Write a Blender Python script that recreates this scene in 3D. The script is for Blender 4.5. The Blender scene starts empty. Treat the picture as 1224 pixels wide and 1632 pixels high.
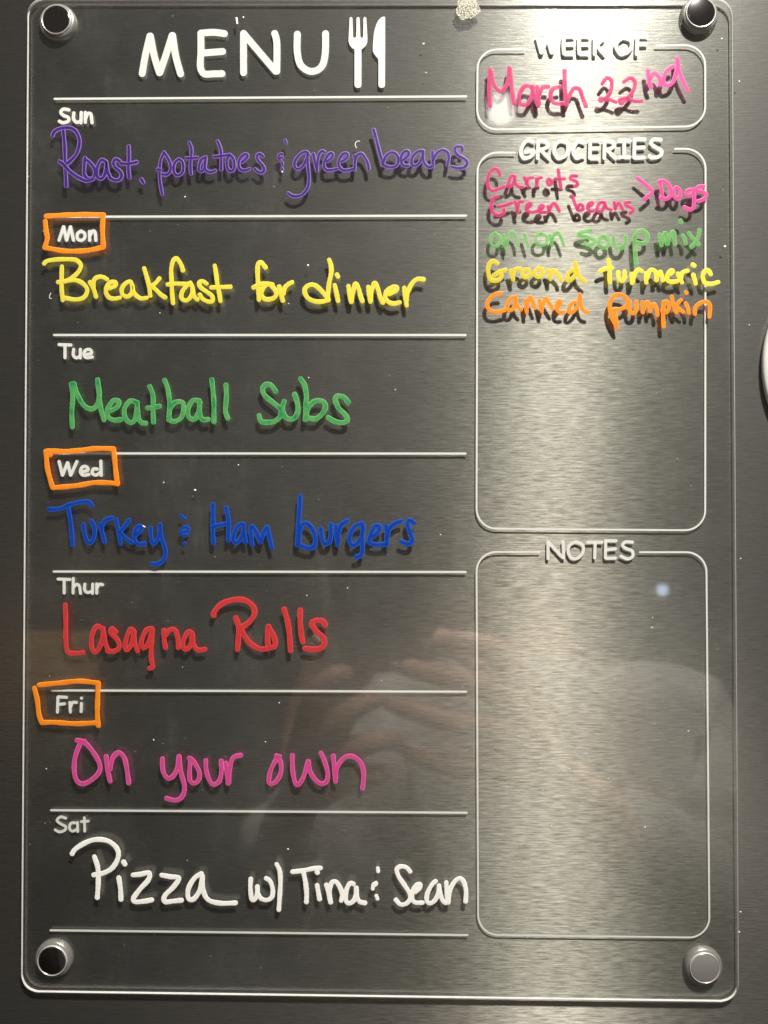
import bpy, bmesh, math, random
from mathutils import Vector, Euler, Matrix
random.seed(7)
R = math.radians
scene = bpy.context.scene
col = scene.collection

# ------------------------------------------------------------------ camera
D = 0.331                       # lens to the front face of the board
FPX = 1226.0
cam_d = bpy.data.cameras.new('camera')
cam = bpy.data.objects.new('camera', cam_d)
col.objects.link(cam)
cam.location = (0, -D, 0)
cam.rotation_euler = (R(90) + 0.0114, 0, 0.0139)
cam_d.lens = 36.0 * FPX / 1632.0
cam_d.sensor_width = 36.0
cam_d.clip_start = 0.01
cam_d.clip_end = 50
scene.camera = cam
CM = cam.rotation_euler.to_matrix()
K = D / FPX                     # metres per photograph pixel on the board

# ------------------------------------------------------------------ world and lamps
world = bpy.data.worlds.new('World')
scene.world = world
world.use_nodes = True
bg = world.node_tree.nodes['Background']
bg.inputs['Color'].default_value = (1.0, 0.93, 0.84, 1)
bg.inputs['Strength'].default_value = 0.075
scene.view_settings.view_transform = 'Standard'
scene.view_settings.look = 'None'
scene.view_settings.exposure = 0
scene.view_settings.gamma = 1

def lamp(name, loc, target, watts, size, color):
    d = bpy.data.lights.new(name, 'AREA')
    d.shape = 'DISK'; d.size = size; d.energy = watts; d.color = color
    o = bpy.data.objects.new(name, d); col.objects.link(o)
    o.location = loc
    o.rotation_euler = (Vector(target) - Vector(loc)).to_track_quat('-Z', 'Y').to_euler()
    return o
lamp('ceiling_lamp', (0.352, -0.75, 1.16), (0, 0, 0), 56.0, 0.10, (1.0, 0.955, 0.88))
lamp('far_ceiling_lamp', (0.213, -1.20, 0.825), (0, 0, 0), 0.09, 0.060, (1.0, 0.96, 0.88))
lamp('person_fill_lamp', (0.20, -0.02, 0.90), (0.20, -1.0, 0.90), 115.0, 0.10, (1.0, 0.93, 0.84))  # added fill lamp, turned away from the board to light the person
lamp('cool_room_lamp', (0.53, -1.20, -0.137), (0.1, 0, 0), 0.012, 0.022, (0.62, 0.78, 1.0))

# ------------------------------------------------------------------ helpers
def P(u, v, y=0.0):
    """point where the sight line of photograph pixel u,v meets the plane at depth y"""
    d = CM @ Vector(((u - 612.0) / FPX, -(v - 816.0) / FPX, -1.0))
    t = (y + D) / d.y
    return Vector((d.x * t, y, d.z * t))

def link(name, me, mat=None, parent=None):
    o = bpy.data.objects.new(name, me); col.objects.link(o)
    if mat: me.materials.append(mat)
    if parent: o.parent = parent
    return o
def empty(name, loc=(0, 0, 0), parent=None):
    o = bpy.data.objects.new(name, None); col.objects.link(o)
    o.location = loc; o.empty_display_size = 0.01
    if parent: o.parent = parent
    return o
def tag(o, label=None, cat=None, group=None, kind=None):
    if label: o['label'] = label
    if cat: o['category'] = cat
    if group: o['group'] = group
    if kind: o['kind'] = kind
    return o
def from_bm(name, bm, mat, parent=None, smooth=False):
    me = bpy.data.meshes.new(name); bm.normal_update(); bm.to_mesh(me); bm.free()
    if smooth:
        for p in me.polygons: p.use_smooth = True
    return link(name, me, mat, parent)
def lathe(bm, prof, seg=64, c=(0, 0, 0)):
    """prof: (radius, y) pairs turned round the axis pointing at the viewer"""
    rings = []
    for r, y in prof:
        if r < 1e-7: rings.append([bm.verts.new((c[0], c[1] + y, c[2]))]); continue
        rings.append([bm.verts.new((c[0] + r * math.cos(2 * math.pi * i / seg), c[1] + y, c[2] + r * math.sin(2 * math.pi * i / seg))) for i in range(seg)])
    for a, b in zip(rings, rings[1:]):
        for i in range(seg):
            j = (i + 1) % seg
            if len(a) == 1 and len(b) == 1: continue
            if len(a) == 1: bm.faces.new((a[0], b[j], b[i]))
            elif len(b) == 1: bm.faces.new((a[i], a[j], b[0]))
            else: bm.faces.new((a[i], a[j], b[j], b[i]))

class NT:
    def __init__(s, name):
        s.m = bpy.data.materials.new(name); s.m.use_nodes = True
        s.t = s.m.node_tree; s.t.nodes.clear()
        s.out = s.t.nodes.new('ShaderNodeOutputMaterial')
    def n(s, kind, **kw):
        nd = s.t.nodes.new('ShaderNode' + kind)
        for k, v in kw.items():
            if k in nd.inputs: s.put(nd.inputs[k], v)
            else:
                kk = k.replace('_', ' ')
                if kk in nd.inputs: s.put(nd.inputs[kk], v)
                else: setattr(nd, k, v)
        return nd
    def put(s, inp, v):
        if isinstance(v, bpy.types.NodeSocket): s.t.links.new(v, inp)
        elif isinstance(v, bpy.types.Node): s.t.links.new(v.outputs[0], inp)
        else: inp.default_value = v
    def math(s, op, a, b=0.0, c=None, clamp=False):
        nd = s.t.nodes.new('ShaderNodeMath'); nd.operation = op; nd.use_clamp = clamp
        s.put(nd.inputs[0], a); s.put(nd.inputs[1], b)
        if c is not None: s.put(nd.inputs[2], c)
        return nd.outputs[0]
    def noise(s, vec, scale, detail=2.0, rough=0.5):
        nd = s.n('TexNoise', Scale=scale, Detail=detail, Roughness=rough); s.put(nd.inputs['Vector'], vec)
        return nd.outputs['Fac']
    def mapped(s, sc, loc=(0, 0, 0), rot=(0, 0, 0)):
        tc = s.n('TexCoord'); mp = s.n('Mapping')
        mp.inputs['Scale'].default_value = sc; mp.inputs['Location'].default_value = loc; mp.inputs['Rotation'].default_value = rot
        s.t.links.new(tc.outputs['Object'], mp.inputs['Vector']); return mp.outputs[0]
    def ramp(s, fac, stops):
        nd = s.n('ValToRGB'); s.put(nd.inputs[0], fac); e = nd.color_ramp.elements
        while len(e) < len(stops): e.new(0.5)
        for el, (p, c) in zip(e, stops): el.position = p; el.color = c if len(c) == 4 else (*c, 1)
        return nd.outputs['Color']
    def mixc(s, fac, a, b):
        nd = s.n('Mix', data_type='RGBA'); s.put(nd.inputs[0], fac)
        s.put(nd.inputs[6], a if not isinstance(a, tuple) else (*a[:3], 1)); s.put(nd.inputs[7], b if not isinstance(b, tuple) else (*b[:3], 1))
        return nd.outputs[2]
    def mixs(s, fac, a, b):
        nd = s.n('MixShader'); s.put(nd.inputs[0], fac)
        s.t.links.new(a.outputs[0], nd.inputs[1]); s.t.links.new(b.outputs[0], nd.inputs[2]); return nd
    def done(s, sh):
        s.t.links.new(sh.outputs[0], s.out.inputs[0]); return s.m

def srgb(r, g, b):
    f = lambda c: (c / 255 / 12.92) if c / 255 <= 0.04045 else ((c / 255 + 0.055) / 1.055) ** 2.4
    return (f(r), f(g), f(b))

# ------------------------------------------------------------------ materials
def mat_steel():
    s = NT('brushed_steel')
    fine = s.noise(s.mapped((120, 1, 2500)), 1.0, 3.0, 0.6)
    mid = s.noise(s.mapped((80, 1, 1000), (3, 0, 5)), 1.0, 3.0, 0.6)
    long_ = s.noise(s.mapped((6, 1, 1500), (9, 0, 2)), 1.0, 2.0, 0.5)
    wav = s.noise(s.mapped((190, 1, 950), (1, 0, 7)), 1.0, 3.0, 0.6)
    h = s.math('ADD', s.math('MULTIPLY', fine, 1.0), s.math('ADD', s.math('MULTIPLY', mid, 0.9), s.math('MULTIPLY', wav, 0.55)))
    h = s.math('ADD', h, s.math('MULTIPLY', long_, 0.5))
    bump = s.n('Bump', Strength=1.0, Distance=0.00004); s.put(bump.inputs['Height'], h)
    tan = s.n('CombineXYZ'); tan.inputs[0].default_value = 1.0
    st = s.math('ADD', s.math('MULTIPLY', fine, 0.62), s.math('ADD', s.math('MULTIPLY', mid, 0.13), s.math('MULTIPLY', wav, 0.25)))
    hi = s.math('MULTIPLY_ADD', st, 5.0, -2.0, clamp=True)
    c1 = (0.225, 0.222, 0.212, 1)
    c2 = s.mixc(hi, (0.18, 0.172, 0.143), (0.60, 0.578, 0.495))
    c3 = s.mixc(hi, (0.54, 0.53, 0.50), (0.57, 0.56, 0.53))
    gs = []
    for c, r, an in ((c1, 0.19, 0.30), (c2, 0.76, 0.90), (c3, 0.68, 0.25)):
        g = s.n('BsdfAnisotropic', distribution='GGX'); s.put(g.inputs['Color'], c)
        g.inputs['Roughness'].default_value = r; g.inputs['Anisotropy'].default_value = an
        s.t.links.new(bump.outputs[0], g.inputs['Normal']); s.t.links.new(tan.outputs[0], g.inputs['Tangent']); gs.append(g)
    return s.done(s.mixs(0.10, s.mixs(0.245, gs[0], gs[1]), gs[2]))

def mat_clear(name, haze=True):
    s = NT(name)
    geo = s.n('NewGeometry')                 # the same reflectance from either side of the thin skin
    fr = s.n('Fresnel'); s.put(fr.inputs['IOR'], s.math('MULTIPLY_ADD', geo.outputs['Backfacing'], 1 / 1.49 - 1.49, 1.49))
    gl = s.n('BsdfGlossy'); gl.inputs['Roughness'].default_value = 0.042
    tr = s.n('BsdfTransparent'); tr.inputs['Color'].default_value = (0.975, 0.98, 0.975, 1)
    m = s.mixs(fr.outputs[0], tr, gl)
    if haze:
        df = s.n('BsdfDiffuse'); df.inputs['Color'].default_value = (0.75, 0.74, 0.70, 1)
        a = s.noise(s.mapped((28, 28, 28)), 1.0, 4.0, 0.65)
        b = s.noise(s.mapped((420, 60, 130), rot=(0, 0.5, 0)), 1.0, 3.0, 0.6)
        f = s.math('MULTIPLY', s.math('MULTIPLY_ADD', a, 2.6, -1.15, clamp=True), s.math('MULTIPLY_ADD', b, 1.6, -0.3, clamp=True))
        w = s.noise(s.mapped((90, 1, 14), rot=(0, 0.35, 0)), 1.0, 4.0, 0.7)
        f = s.math('ADD', f, s.math('MULTIPLY', s.math('MULTIPLY_ADD', w, 4.0, -2.3, clamp=True), s.math('MULTIPLY_ADD', a, 3.0, -1.2, clamp=True)))
        f = s.math('MULTIPLY_ADD', f, 0.026, 0.002)
        m = s.mixs(f, m, df)
    return s.done(m)

def mat_plain(name, c, rough=0.5, metal=0.0, c2=None, nscale=400, bump=0.0, spec=0.5):
    s = NT(name)
    p = s.n('BsdfPrincipled'); p.inputs['Roughness'].default_value = rough; p.inputs['Metallic'].default_value = metal
    p.inputs['Specular IOR Level'].default_value = spec
    v = s.mapped((1, 1, 1))
    nz = s.noise(v, nscale, 3.0, 0.6)
    c2 = c2 or tuple(x * 0.88 for x in c)
    s.put(p.inputs['Base Color'], s.mixc(nz, c, c2))
    if bump:
        b = s.n('Bump', Strength=1.0, Distance=bump); s.put(b.inputs['Height'], nz); s.t.links.new(b.outputs[0], p.inputs['Normal'])
    return s.done(p)

def mat_edge():
    s = NT('acrylic_edge_piped_light')
    v = s.mapped((1, 1, 1))
    nz = s.noise(v, 260, 3.0, 0.6)
    df = s.n('BsdfDiffuse'); s.put(df.inputs['Color'], s.mixc(nz, (0.80, 0.79, 0.77), (0.55, 0.53, 0.52)))  # pale diffuse colour stands in for light piped to the edge
    tl = s.n('BsdfTranslucent'); tl.inputs['Color'].default_value = (0.95, 0.90, 0.88, 1)
    tr = s.n('BsdfTransparent')
    return s.done(s.mixs(0.25, df, tl))

def mat_ink(name, core, edge, pool=None, alpha=1.0, nz_amt=0.5, edge_at=0.62, edge_w=0.25, trans=0.38):
    """marker ink: the colour changes from the middle of a stroke to its rim, and pools unevenly along it"""
    s = NT(name)
    uv = s.n('UVMap'); sep = s.n('SeparateXYZ'); s.t.links.new(uv.outputs[0], sep.inputs[0])
    v = s.mapped((1, 1, 1))
    su = s.n('CombineXYZ'); s.put(su.inputs[0], s.math('MULTIPLY', sep.outputs[0], 7.0)); s.put(su.inputs[1], s.math('MULTIPLY', sep.outputs[1], 5.0))
    n3 = s.noise(su.outputs[0], 1.0, 3.0, 0.6)             # streaks along the stroke
    n1 = s.noise(v, 210, 2.0, 0.5); n2 = s.noise(v, 900, 3.0, 0.6)
    pool = pool or tuple(x * 0.6 for x in core)
    c = s.mixc(s.math('MULTIPLY', s.math('MULTIPLY_ADD', s.math('ADD', s.math('MULTIPLY', n1, 0.6), s.math('MULTIPLY', n3, 0.4)), 5.0, -2.1, clamp=True), nz_amt), core, pool)
    start = s.math('MULTIPLY_ADD', sep.outputs[0], -9.0, 1.0, clamp=True)
    c = s.mixc(s.math('MULTIPLY', start, 0.6 * nz_amt), c, pool)
    e = s.math('SUBTRACT', sep.outputs[1], edge_at)
    e = s.math('DIVIDE', e, edge_w, clamp=True)
    e = s.math('MULTIPLY', e, s.math('MULTIPLY_ADD', n2, 0.9, 0.3, clamp=True))
    c = s.mixc(e, c, edge)
    p = s.n('BsdfPrincipled'); s.put(p.inputs['Base Color'], c); p.inputs['Roughness'].default_value = 0.42
    p.inputs['Specular IOR Level'].default_value = 0.25
    tl = s.n('BsdfTranslucent'); s.put(tl.inputs['Color'], c)     # thin ink lets some light through to the steel
    p = s.mixs(trans, p, tl)
    if alpha < 1:
        tr = s.n('BsdfTransparent'); s.put(tr.inputs['Color'], (*[0.35 + 0.65 * x for x in edge], 1))
        f = s.math('MULTIPLY_ADD', s.math('ADD', s.math('MULTIPLY', n1, 0.5), s.math('MULTIPLY', n3, 0.5)), 1.5, alpha - 0.75, clamp=True)
        return s.done(s.mixs(f, tr, p))
    return s.done(p)

INK = {
    'purple': mat_ink('purple_ink', srgb(70, 50, 140), srgb(176, 136, 212), srgb(50, 34, 108), 0.88, 0.9, 0.5, 0.25),
    'yellow': mat_ink('yellow_ink', srgb(236, 224, 70), srgb(236, 228, 130), srgb(226, 206, 74), 1.0, 0.6),
    'dull_yellow': mat_ink('thin_yellow_ink', srgb(226, 208, 62), srgb(226, 216, 110), srgb(214, 190, 60), 0.95, 0.6),
    'green': mat_ink('green_ink', srgb(102, 182, 104), srgb(134, 202, 130), srgb(34, 134, 80), 0.93, 1.0),
    'thin_green': mat_ink('thin_green_ink', srgb(136, 196, 118), srgb(165, 212, 138), srgb(84, 172, 92), 0.74, 0.9),
    'blue': mat_ink('blue_ink', srgb(20, 70, 178), srgb(46, 104, 204), srgb(16, 54, 150), 0.95, 0.8, 0.5, 0.3),
    'red': mat_ink('red_ink', srgb(214, 62, 64), srgb(222, 92, 92), srgb(196, 54, 60), 0.97, 0.6),
    'pink': mat_ink('pink_ink', srgb(224, 84, 156), srgb(238, 138, 190), srgb(206, 66, 142), 0.93, 0.6, 0.6, 0.3),
    'rose': mat_ink('rose_ink', srgb(204, 60, 116), srgb(222, 116, 164), srgb(188, 44, 98), 0.93, 0.8, 0.6, 0.3),
    'white': mat_ink('white_ink', srgb(246, 245, 240), srgb(252, 252, 250), srgb(236, 234, 228), 1.0, 0.7, trans=0.24),
    'orange': mat_ink('orange_ink', srgb(250, 148, 40), srgb(252, 166, 66), srgb(242, 128, 34), 1.0, 0.6),
}
M_STEEL = mat_steel()
M_CLEAR = mat_clear('clear_acrylic')
M_EDGE = mat_edge()
def mat_film():
    s = NT('white_printed_film')
    v = s.mapped((1, 1, 1)); c = s.mixc(s.noise(v, 300, 3.0, 0.6), (0.93, 0.925, 0.90), (0.87, 0.865, 0.84))
    df = s.n('BsdfDiffuse'); s.put(df.inputs['Color'], c)
    tl = s.n('BsdfTranslucent'); s.put(tl.inputs['Color'], c)
    return s.done(s.mixs(0.28, df, tl))
M_PRINT = mat_film()

# ------------------------------------------------------------------ refrigerator door
T, S = 0.00140, 0.00115         # board thickness, gap to the steel
YS = T + S
fr = empty('refrigerator_door', (0, YS, -0.1))
tag(fr, 'brushed stainless steel refrigerator door behind the clear menu board', 'refrigerator door')
bm = bmesh.new()
bmesh.ops.create_cube(bm, size=1.0)
for v in bm.verts: v.co = Vector((v.co.x * 0.92, v.co.y * 0.05 + 0.025, v.co.z * 1.70))
bmesh.ops.bevel(bm, geom=[e for e in bm.edges], offset=0.006, segments=3, affect='EDGES')
from_bm('steel_panel', bm, M_STEEL, fr)

# ------------------------------------------------------------------ the clear board
board = empty('menu_board', (0, 0, 0))
tag(board, 'clear acrylic weekly menu board with printed days and coloured marker handwriting', 'menu board')
# corners as the photograph shows them, joined by rounded corners
TL, TR, BR, BL = P(43, -4), P(1167.5, -4), P(1178, 1598), P(32.5, 1582)
def rounded(pts, r, seg=10):
    out = []
    n = len(pts)
    for i in range(n):
        p, a, b = pts[i], pts[i - 1], pts[(i + 1) % n]
        da, db = (a - p).normalized(), (b - p).normalized()
        p0, p1 = p + da * r, p + db * r
        for k in range(seg + 1):
            t = k / seg
            out.append((1 - t) ** 2 * p0 + 2 * t * (1 - t) * (p + (da + db) * r * 0.12) + t * t * p1)
    return out
outline = rounded([TL, TR, BR, BL], 27 * K)
bm = bmesh.new()
f_ = [bm.verts.new((p.x, 0, p.z)) for p in outline]
bm.faces.new(f_)
b_ = [bm.verts.new((p.x, T, p.z)) for p in outline]
bm.faces.new(list(reversed(b_)))
from_bm('clear_sheet', bm, M_CLEAR, board)
bm = bmesh.new()
c0 = sum(outline, Vector()) / len(outline)
rings = []
for (ins, y) in ((0.00022, 0.00003), (0.0, 0.0002), (0.0, T - 0.0002), (0.00022, T - 0.00003)):
    ring = []
    for i, p in enumerate(outline):
        a, b = outline[i - 1], outline[(i + 1) % len(outline)]
        tg = (b - a).normalized(); nrm = Vector((-tg.z, 0, tg.x))
        if nrm.dot(c0 - p) < 0: nrm = -nrm
        q = p + nrm * (ins + 0.00004)
        ring.append(bm.verts.new((q.x, y, q.z)))
    rings.append(ring)
for a, b in zip(rings, rings[1:]):
    for i in range(len(a)):
        j = (i + 1) % len(a); bm.faces.new((a[i], a[j], b[j], b[i]))
from_bm('piped_light_edge', bm, M_EDGE, board, True)  # edge strip whose pale colour imitates piped light

# ------------------------------------------------------------------ strokes
def catmull(pts, step):
    if len(pts) == 1: pts = [pts[0], (pts[0][0] + 0.3, pts[0][1] + 0.3)]
    q = [pts[0]] + list(pts) + [pts[-1]]
    out = []
    for i in range(1, len(q) - 2):
        p0, p1, p2, p3 = q[i - 1], q[i], q[i + 1], q[i + 2]
        L = math.hypot(p2[0] - p1[0], p2[1] - p1[1]); n = max(1, int(L / step))
        for k in range(n):
            t = k / n
            out.append(tuple(0.5 * (2 * p1[a] + (p2[a] - p0[a]) * t + (2 * p0[a] - 5 * p1[a] + 4 * p2[a] - p3[a]) * t * t + (-p0[a] + 3 * p1[a] - 3 * p2[a] + p3[a]) * t ** 3) for a in (0, 1)))
    out.append(tuple(pts[-1]))
    return out
OFFS = (-1, -0.86, -0.6, -0.25, 0.25, 0.6, 0.86, 1)
def stroke_px(bm, uvl, pts, w, y, height, lift, wob=0.06, sgn=-1, smooth=True):
    """one pen stroke: a low domed bead along a smooth line of photograph pixels, on the plane at depth y"""
    line = catmull(pts, 1.3) if smooth else [pts[0]] + list(pts[1:])
    # end caps
    def ext(a, b):
        d = math.hypot(a[0] - b[0], a[1] - b[1]) or 1; return ((a[0] - b[0]) / d, (a[1] - b[1]) / d)
    hw = w / 2
    s0 = ext(line[0], line[min(2, len(line) - 1)]); s1 = ext(line[-1], line[max(-3, -len(line))])
    caps = (0.985, 0.93, 0.82, 0.66, 0.45, 0.2, 0.0)
    seq = [((line[0][0] + s0[0] * hw * c, line[0][1] + s0[1] * hw * c), math.sqrt(1 - c * c)) for c in caps[:-1]]
    seq += [(p, 1.0) for p in line]
    seq += [((line[-1][0] + s1[0] * hw * c, line[-1][1] + s1[1] * hw * c), math.sqrt(1 - c * c)) for c in reversed(caps[:-1])]
    ph, ph2 = random.uniform(0, 9), random.uniform(0, 9)
    rows = []; dist = 0
    for i, (p, k) in enumerate(seq):
        a, b = seq[max(0, i - 1)][0], seq[min(len(seq) - 1, i + 1)][0]
        tx, ty = b[0] - a[0], b[1] - a[1]; l = math.hypot(tx, ty) or 1; nx, ny = -ty / l, tx / l
        dist += l / 2
        ww = hw * k * (1 + wob * math.sin(dist * 0.21 + ph) + wob * 0.6 * math.sin(dist * 0.9 + ph2))
        row = []
        for o in OFFS:
            q = P(p[0] + nx * o * ww, p[1] + ny * o * ww, y)
            hh = height * k * math.sqrt(max(0, 1 - abs(o) ** 3)) + lift
            row.append((bm.verts.new((q.x, y + sgn * hh, q.z)), (dist * 0.01, 1 - (1 - abs(o)) * k)))
        rows.append(row)
    for ra, rb in zip(rows, rows[1:]):
        for j in range(len(OFFS) - 1):
            quad = (ra[j], ra[j + 1], rb[j + 1], rb[j])
            try: f = bm.faces.new([q[0] for q in quad])
            except ValueError: continue
            for lp, q in zip(f.loops, quad): lp[uvl].uv = q[1]
            f.smooth = True

def letter(name, strokes, w, mat, parent, y, height, sgn=-1, wob=0.06, smooth=True):
    bm = bmesh.new(); uvl = bm.loops.layers.uv.new('UVMap')
    for i, st in enumerate(strokes):
        stroke_px(bm, uvl, st, w, y, height, 0.000012 + 0.000016 * i + random.uniform(0, 6e-6), wob, sgn, smooth)
    return from_bm(name, bm, mat, parent)

def parse(txt, ox, oy, sc):
    out = []
    for L in txt.strip().split('/'):
        sts = []
        for st in L.strip().split(';'):
            pts = [tuple(float(c) for c in p.split(',')) for p in st.split()]
            if pts: sts.append([(ox + x / sc, oy + yy / sc) for x, yy in pts])
        if sts: out.append(sts)
    return out

def word(ink, text, org, w, txt, adj='', second=None):
    """handwriting: one part per word, one letter mesh each"""
    ox, oy, sc = org
    wd = empty('handwritten_word', (0, 0, 0), board)
    wd['label'] = ('%s handwritten %s' % (adj or ink, text))
    ls = parse(txt, ox, oy, sc)
    for st in ls: letter('letter', st, w / sc, INK[ink], wd, 0.0, 0.00007)
    if second:
        (ox, oy, sc), w2, t2 = second
        for st in parse(t2, ox, oy, sc): letter('letter', st, w2 / sc, INK[ink], wd, 0.0, 0.00007)
    return wd
def printed(text, org, w, txt):
    ox, oy, sc = org
    wd = empty('printed_word', (0, 0, 0), board)
    wd['label'] = 'white printed %s' % text
    for st in parse(txt, ox, oy, sc): letter('letter', st, w / sc, M_PRINT, wd, T, 0.000004, 1, 0.0, len(st[0]) > 2 or True)
    return wd

# ------------------------------------------------------------------ handwriting (pen paths read off the photograph)
word('purple', 'word Roast with a comma', (60, 160, 6.12), 43, '''
250,300 262,430 268,600 275,740 278,835; 145,345 165,305 220,275 310,268 370,300 405,370 405,440 380,520 330,580 285,618; 215,598 250,622 300,680 370,735 450,778 490,785 540,768
/ 462,565 455,640 455,720 490,765 545,750 560,690 530,630 485,585
/ 665,600 625,580 590,630 575,700 590,755 630,760 660,710 670,640 670,600 680,690 705,745
/ 800,595 765,575 740,605 755,650 800,690 820,735 795,775 750,778 705,755
/ 888,450 890,560 885,660 893,752; 815,615 880,620 965,603
/ 1013,772 1028,800''')
word('purple', 'word potatoes', (230, 200, 6.12), 38, '''
190,270 160,340 150,430 150,520 165,620 175,670; 190,262 225,310 255,380 255,440 225,478 180,478; 130,430 155,432
/ 335,330 300,360 285,420 300,475 340,485 375,450 380,390 365,345 335,330
/ 438,165 460,230 455,320 450,400 455,470; 410,320 460,320 515,312
/ 600,310 560,330 535,390 535,440 565,445 590,400 600,330; 598,320 590,400 605,440 650,455 690,440
/ 715,155 740,220 750,300 750,430; 680,305 740,300 810,290
/ 830,285 805,340 810,410 835,445 870,430 880,380 865,320 830,285
/ 955,355 1000,315 1005,285 970,285 930,330 920,390 940,430 980,440 1025,425
/ 1155,300 1130,278 1100,295 1110,340 1150,385 1170,430 1145,460 1105,450 1080,425''')
word('purple', 'small and sign of dots before green', (420, 200, 6.8), 36, '''
233,160 247,192 / 200,308 170,320 162,350 182,378; 200,345 180,352 / 200,400 206,425 / 200,465 206,482''')
word('purple', 'word green', (420, 200, 6.8), 42, '''
490,315 460,285 400,310 350,370 335,430 360,470 410,455 450,400 475,330; 478,310 480,420 492,560 485,650 450,720 390,762 320,765 268,735
/ 540,310 555,380 578,490; 580,470 585,400 600,320 630,280 660,288
/ 690,390 745,345 745,305 715,305 670,370 655,430 680,480 740,482 800,470
/ 850,390 905,350 910,310 870,305 825,360 815,430 850,480 910,487 970,470
/ 985,330 990,400 985,480; 990,400 1010,330 1060,305 1100,350 1130,410 1140,470''')
word('purple', 'word beans ending the Sunday row', (580, 190, 6.8), 44, '''
105,115 135,220 165,340 190,430 205,500; 205,480 240,400 300,360 350,380 375,440 355,500 300,520 240,510 205,490
/ 430,440 480,390 480,350 440,350 405,400 405,460 430,500 480,505
/ 640,345 590,350 540,390 515,450 530,500 580,495 620,440 640,370; 640,350 640,430 665,490 710,520 745,505
/ 742,355 745,430 750,510; 750,440 790,370 850,335 905,360 920,420 905,495
/ 1065,335 1060,300 1000,300 985,340 1020,390 1090,430 1120,470 1090,520 1020,530 960,518''')
def frame(label, org, w, txt):
    ox, oy, sc = org
    wd = empty('hand_drawn_box', (0, 0, 0), board); wd['label'] = label
    for st in parse(txt, ox, oy, sc):
        letter('box_side', st, w / sc, INK['orange'], wd, 0.0, 0.00012)
frame('orange marker box drawn round Mon', (50, 330, 3.4), 27, '80,50 200,43 300,41 390,43 / 390,43 385,120 390,212 / 390,217 300,236 180,238 72,219 / 75,78 80,130 86,170 73,217')
frame('orange marker box drawn round Wed', (50, 700, 3.4), 27, '102,85 80,64 200,66 350,51 445,53 / 447,56 455,150 466,243 / 118,263 250,251 350,235 468,240 / 80,66 86,150 104,225 116,262')
frame('orange marker box drawn round Fri', (40, 1070, 4.37), 35, '98,95 250,80 380,68 510,82 / 510,85 505,200 503,300 510,378 / 500,358 350,365 200,355 118,357 / 65,118 85,200 97,300 117,358')
word('yellow', 'word Breakfast', (60, 400, 7.2), 50, '''
278,180 275,300 275,430 288,565; 75,145 110,115 220,98 350,95 440,105 490,150 490,200 450,260 390,310 320,345 235,358; 300,350 420,335 500,360 560,420 565,480 520,540 430,557 310,538
/ 600,358 640,430 670,525; 642,430 645,340 690,300 750,300 795,325
/ 820,430 890,400 890,360 840,360 790,410 785,480 820,535 880,547 940,537
/ 1085,400 1060,350 1000,380 965,440 975,500 1030,525 1080,480 1088,400 1100,470 1140,520 1190,545 1250,538''', '', ((220, 400, 7.2), 50, '''
70,200 100,300 125,400 140,515; 245,315 200,370 145,405; 150,405 200,440 260,500 312,533
/ 515,225 490,150 440,85 400,120 380,220 385,350 390,480 402,600; 340,385 440,375 560,380 600,365
/ 600,370 560,400 510,460 495,530 530,568 580,555 620,490 625,420 605,375; 620,400 635,490 650,530 680,558
/ 785,375 740,347 700,365 720,420 790,470 850,520 850,575 800,580 740,550 708,502
/ 880,170 895,260 910,380 930,480 945,575; 840,420 950,415 1060,412'''))
word('yellow', 'word for', (390, 400, 8.16), 60, '''
270,215 210,145 172,180 167,300 175,450 185,635; 115,475 200,430 290,427 360,440
/ 290,430 240,480 215,560 250,618 310,630 380,610 410,560 390,500 340,445
/ 448,465 470,560 495,645; 500,560 520,480 570,430 615,408''')
word('yellow', 'word dinner', (390, 400, 8.16), 60, '''
1098,118 1120,180 1125,280 1100,400 1085,520 1080,620; 1088,632 1000,520 920,450 850,440 790,480 780,540 820,610 900,652 1000,660 1088,640''', '', ((530, 420, 7.2), 52, '''
50,128 62,150; 25,250 45,340 63,430
/ 182,260 195,350 213,440; 215,440 240,300 265,232 300,290 320,370 343,432
/ 410,270 420,350 434,438; 437,430 445,330 482,225 520,290 545,380 578,450
/ 650,350 735,305 735,270 690,270 620,320 605,390 640,440 700,460 770,447
/ 822,280 835,380 850,480; 850,420 862,330 910,230 970,180 1045,182'''))
word('green', 'word Meatball', (60, 540, 3.4), 26, '''
183,245 190,320 185,400 188,478; 197,242 215,300 250,360 290,380 320,360 335,300 325,222; 325,225 335,320 345,390 360,440
/ 385,395 430,370 440,340 410,335 380,380 380,420 410,440 450,438
/ 540,345 500,338 470,380 475,430 505,455 530,430 540,350; 540,350 545,420 560,453 585,458
/ 607,258 625,310 625,390 628,452; 594,375 625,372 660,365
/ 688,225 705,270 715,350 710,440; 712,430 718,380 745,345 785,345 790,390 775,430 740,448 715,440
/ 876,335 840,335 815,380 820,425 850,435 870,400 880,345; 878,345 880,410 895,438 925,436
/ 944,222 950,280 955,350 955,450
/ 1020,250 1022,320 1017,390 1030,430''')
word('green', 'word Subs', (380, 580, 4.7), 38, '''
278,205 245,160 205,155 180,190 200,240 260,290 315,340 315,390 270,430 210,438 168,428 155,388
/ 342,282 330,330 340,380 375,412 420,405 445,350 440,290 420,228
/ 465,112 495,160 508,240 505,320 500,418; 508,400 522,330 570,280 630,280 652,320 630,370 580,410 525,405
/ 822,288 790,250 740,240 725,270 750,330 800,380 815,420 780,440 720,430 672,402''')
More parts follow.
